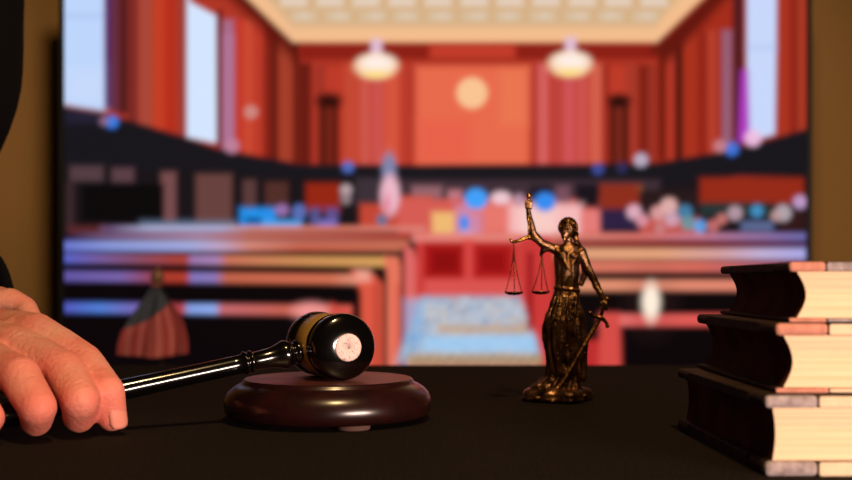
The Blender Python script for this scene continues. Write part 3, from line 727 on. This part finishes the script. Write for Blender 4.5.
bm = bmesh.new(); tube(bm, [g0, S(602, 305, -12), S(604.5, 300, -12)], [1.6*u, 1.7*u, 1.5*u], 12); ball(bm, S(605, 299, -12), 2.7*u); obj('hilt', bm, M_bronze_bright, sw)

# ------------------------------------------------------------ three old books
def book(z0, z1, xl, yf, length, width, rot, bt, bb, corner_mat, edge_mat, corner_len, hollow, label, over=.003):
    th = z1-z0
    bk = tag(empty('book', (xl, yf, z0), (0, 0, rot)), label, 'book', 'stacked old books')
    # page block: hollow fore-edge on the left (-x), spine on the right
    bm = bmesh.new(); n = 14; prof_ = []
    zb0, zt0 = bb, th-bt
    for k in range(n+1):
        f = k/n; z = zb0+(zt0-zb0)*f
        prof_.append((over*1.2+hollow*math.sin(math.pi*f), z))
    for k in range(n+1):
        f = 1-k/n; prof_.append((width-.004+.005*math.sin(math.pi*f), zb0+(zt0-zb0)*f))
    A = [bm.verts.new((x, over, z)) for x, z in prof_]; B = [bm.verts.new((x, length-over, z)) for x, z in prof_]
    bm.faces.new(A); bm.faces.new(B)
    for k in range(len(A)):
        j = (k+1) % len(A); f_ = bm.faces.new((A[k], A[j], B[j], B[k]))
        if k < n: f_.material_index = 1
    bmesh.ops.recalc_face_normals(bm, faces=bm.faces)
    o = obj('page_block', bm, [M_pages, M_pages_shade], bk, smooth=False)
    # boards and rounded spine
    for za, zb2 in ((0, bb), (th-bt, th)):
        bm = bmesh.new(); box(bm, (corner_len, 0, za), (width, length, zb2), .0006)
        box(bm, (0, .02, za), (corner_len, length-.02, zb2), .0004)
        for f in bm.faces:
            if f.normal.y < -.9 and abs(f.calc_center_median().y) < .002: f.material_index = 1
        bo_ = obj('board', bm, [M_cover, edge_mat], bk, smooth=False, recalc=False)
        for yc in (0, length-.02):
            bm = bmesh.new(); box(bm, (0, yc, za-.0001), (corner_len, yc+.02, zb2+.0001), (zb2-za)*.36)
            for f in bm.faces:
                c = f.calc_center_median()
                if f.normal.y < -.3 and yc == 0: f.material_index = 1
            c_ = obj('corner', bm, [M_cover, corner_mat], bo_, smooth=False, recalc=False)
    bm = bmesh.new(); n = 16; o1, o2 = [], []
    for k in range(n+1):
        a = -math.pi/2+math.pi*k/n; 
        for lst, r_ in ((o1, 1), (o2, .86)):
            lst.append((width-.001+math.cos(a)*.009*r_, th/2+math.sin(a)*th/2*(1 if r_ == 1 else .93)))
    loop = o1+o2[::-1]
    A = [bm.verts.new((x, 0, z)) for x, z in loop]; B = [bm.verts.new((x, length, z)) for x, z in loop]; q = len(loop)
    for k in range(q): bm.faces.new((A[k], A[(k+1) % q], B[(k+1) % q], B[k]))
    for k in range(n):
        bm.faces.new((A[k], A[k+1], A[q-2-k], A[q-1-k])); bm.faces.new((B[k], B[k+1], B[q-2-k], B[q-1-k]))
    obj('spine', bm, M_cover, bk, smooth=False)
    return bk
zz = lambda y, d: HC-(y-YH)/F*d
book(0, .0283, .1190, .3735, .122, .085, math.radians(1.0), .0042, .0052, M_corner_grey, M_board, .0190, .0010,
     'old brown book with pale pages at the bottom of the stack, flat on the table')
book(.0286, .0534, .1255, .3820, .118, .082, math.radians(-.7), .0042, .0016, M_corner_pink, M_board, .0190, .0034,
     'old brown book in the middle of the stack, between two others')
book(.0537, .0757, .1330, .3900, .110, .080, math.radians(-2.6), .0034, .0014, M_corner_pink, M_corner_grey, .0135, .0034,
     'old brown book on top of the stack, grey and pink along its upper cover edge')

# ------------------------------------------------------------ lights
def area(name, loc, target, size, power, col, sy=None):
    l = bpy.data.lights.new(name, 'AREA'); l.energy = power; l.color = col; l.size = size
    if sy: l.shape = 'RECTANGLE'; l.size_y = sy
    o = bpy.data.objects.new(name, l); C.objects.link(o); o.location = loc
    o.rotation_euler = (Vector(target)-Vector(loc)).to_track_quat('-Z', 'Y').to_euler(); return o
area('key_lamp', (.54, -.28, .05), (-.05, .53, .03), .40, 12.5, (1, .73, .60), .12)
area('ceiling_lamp', (.15, -.05, 1.15), (0, .6, 0), .10, 9.0, (1, .66, .30))
l = bpy.data.lights.new('wall_fill_spot', 'SPOT'); l.energy = 48; l.color = (1, .74, .44); l.spot_size = math.radians(62); l.spot_blend = .3; l.shadow_soft_size = .11  # unseen fill spot, added to brighten the back wall
o = bpy.data.objects.new('wall_fill_spot', l); C.objects.link(o); o.location = (.1, .3, .95); o.rotation_euler = (Vector((0, 2.06, .12))-o.location).to_track_quat('-Z', 'Y').to_euler()
w = bpy.data.worlds.new('world'); bpy.context.scene.world = w; w.use_nodes = True
w.node_tree.nodes['Background'].inputs[0].default_value = (.05, .032, .022, 1); w.node_tree.nodes['Background'].inputs[1].default_value = .25

# ------------------------------------------------------------ camera
cd = bpy.data.cameras.new('camera'); cam = bpy.data.objects.new('camera', cd); C.objects.link(cam)
cam.location = (0, 0, HC); cam.rotation_euler = (math.pi/2, 0, 0)
cd.sensor_width = 36; cd.lens = 36*F/852; cd.shift_y = (YH-240)/852; cd.clip_start = .01
cd.dof.use_dof = True; cd.dof.focus_distance = .515; cd.dof.aperture_fstop = 9.0; cd.dof.aperture_blades = 0
sc0 = bpy.context.scene; sc0.camera = cam
sc0.view_settings.view_transform = 'Standard'; sc0.view_settings.look = 'None'; sc0.view_settings.gamma = 1; sc0.view_settings.exposure = 0
sc0.view_settings.use_curve_mapping = False
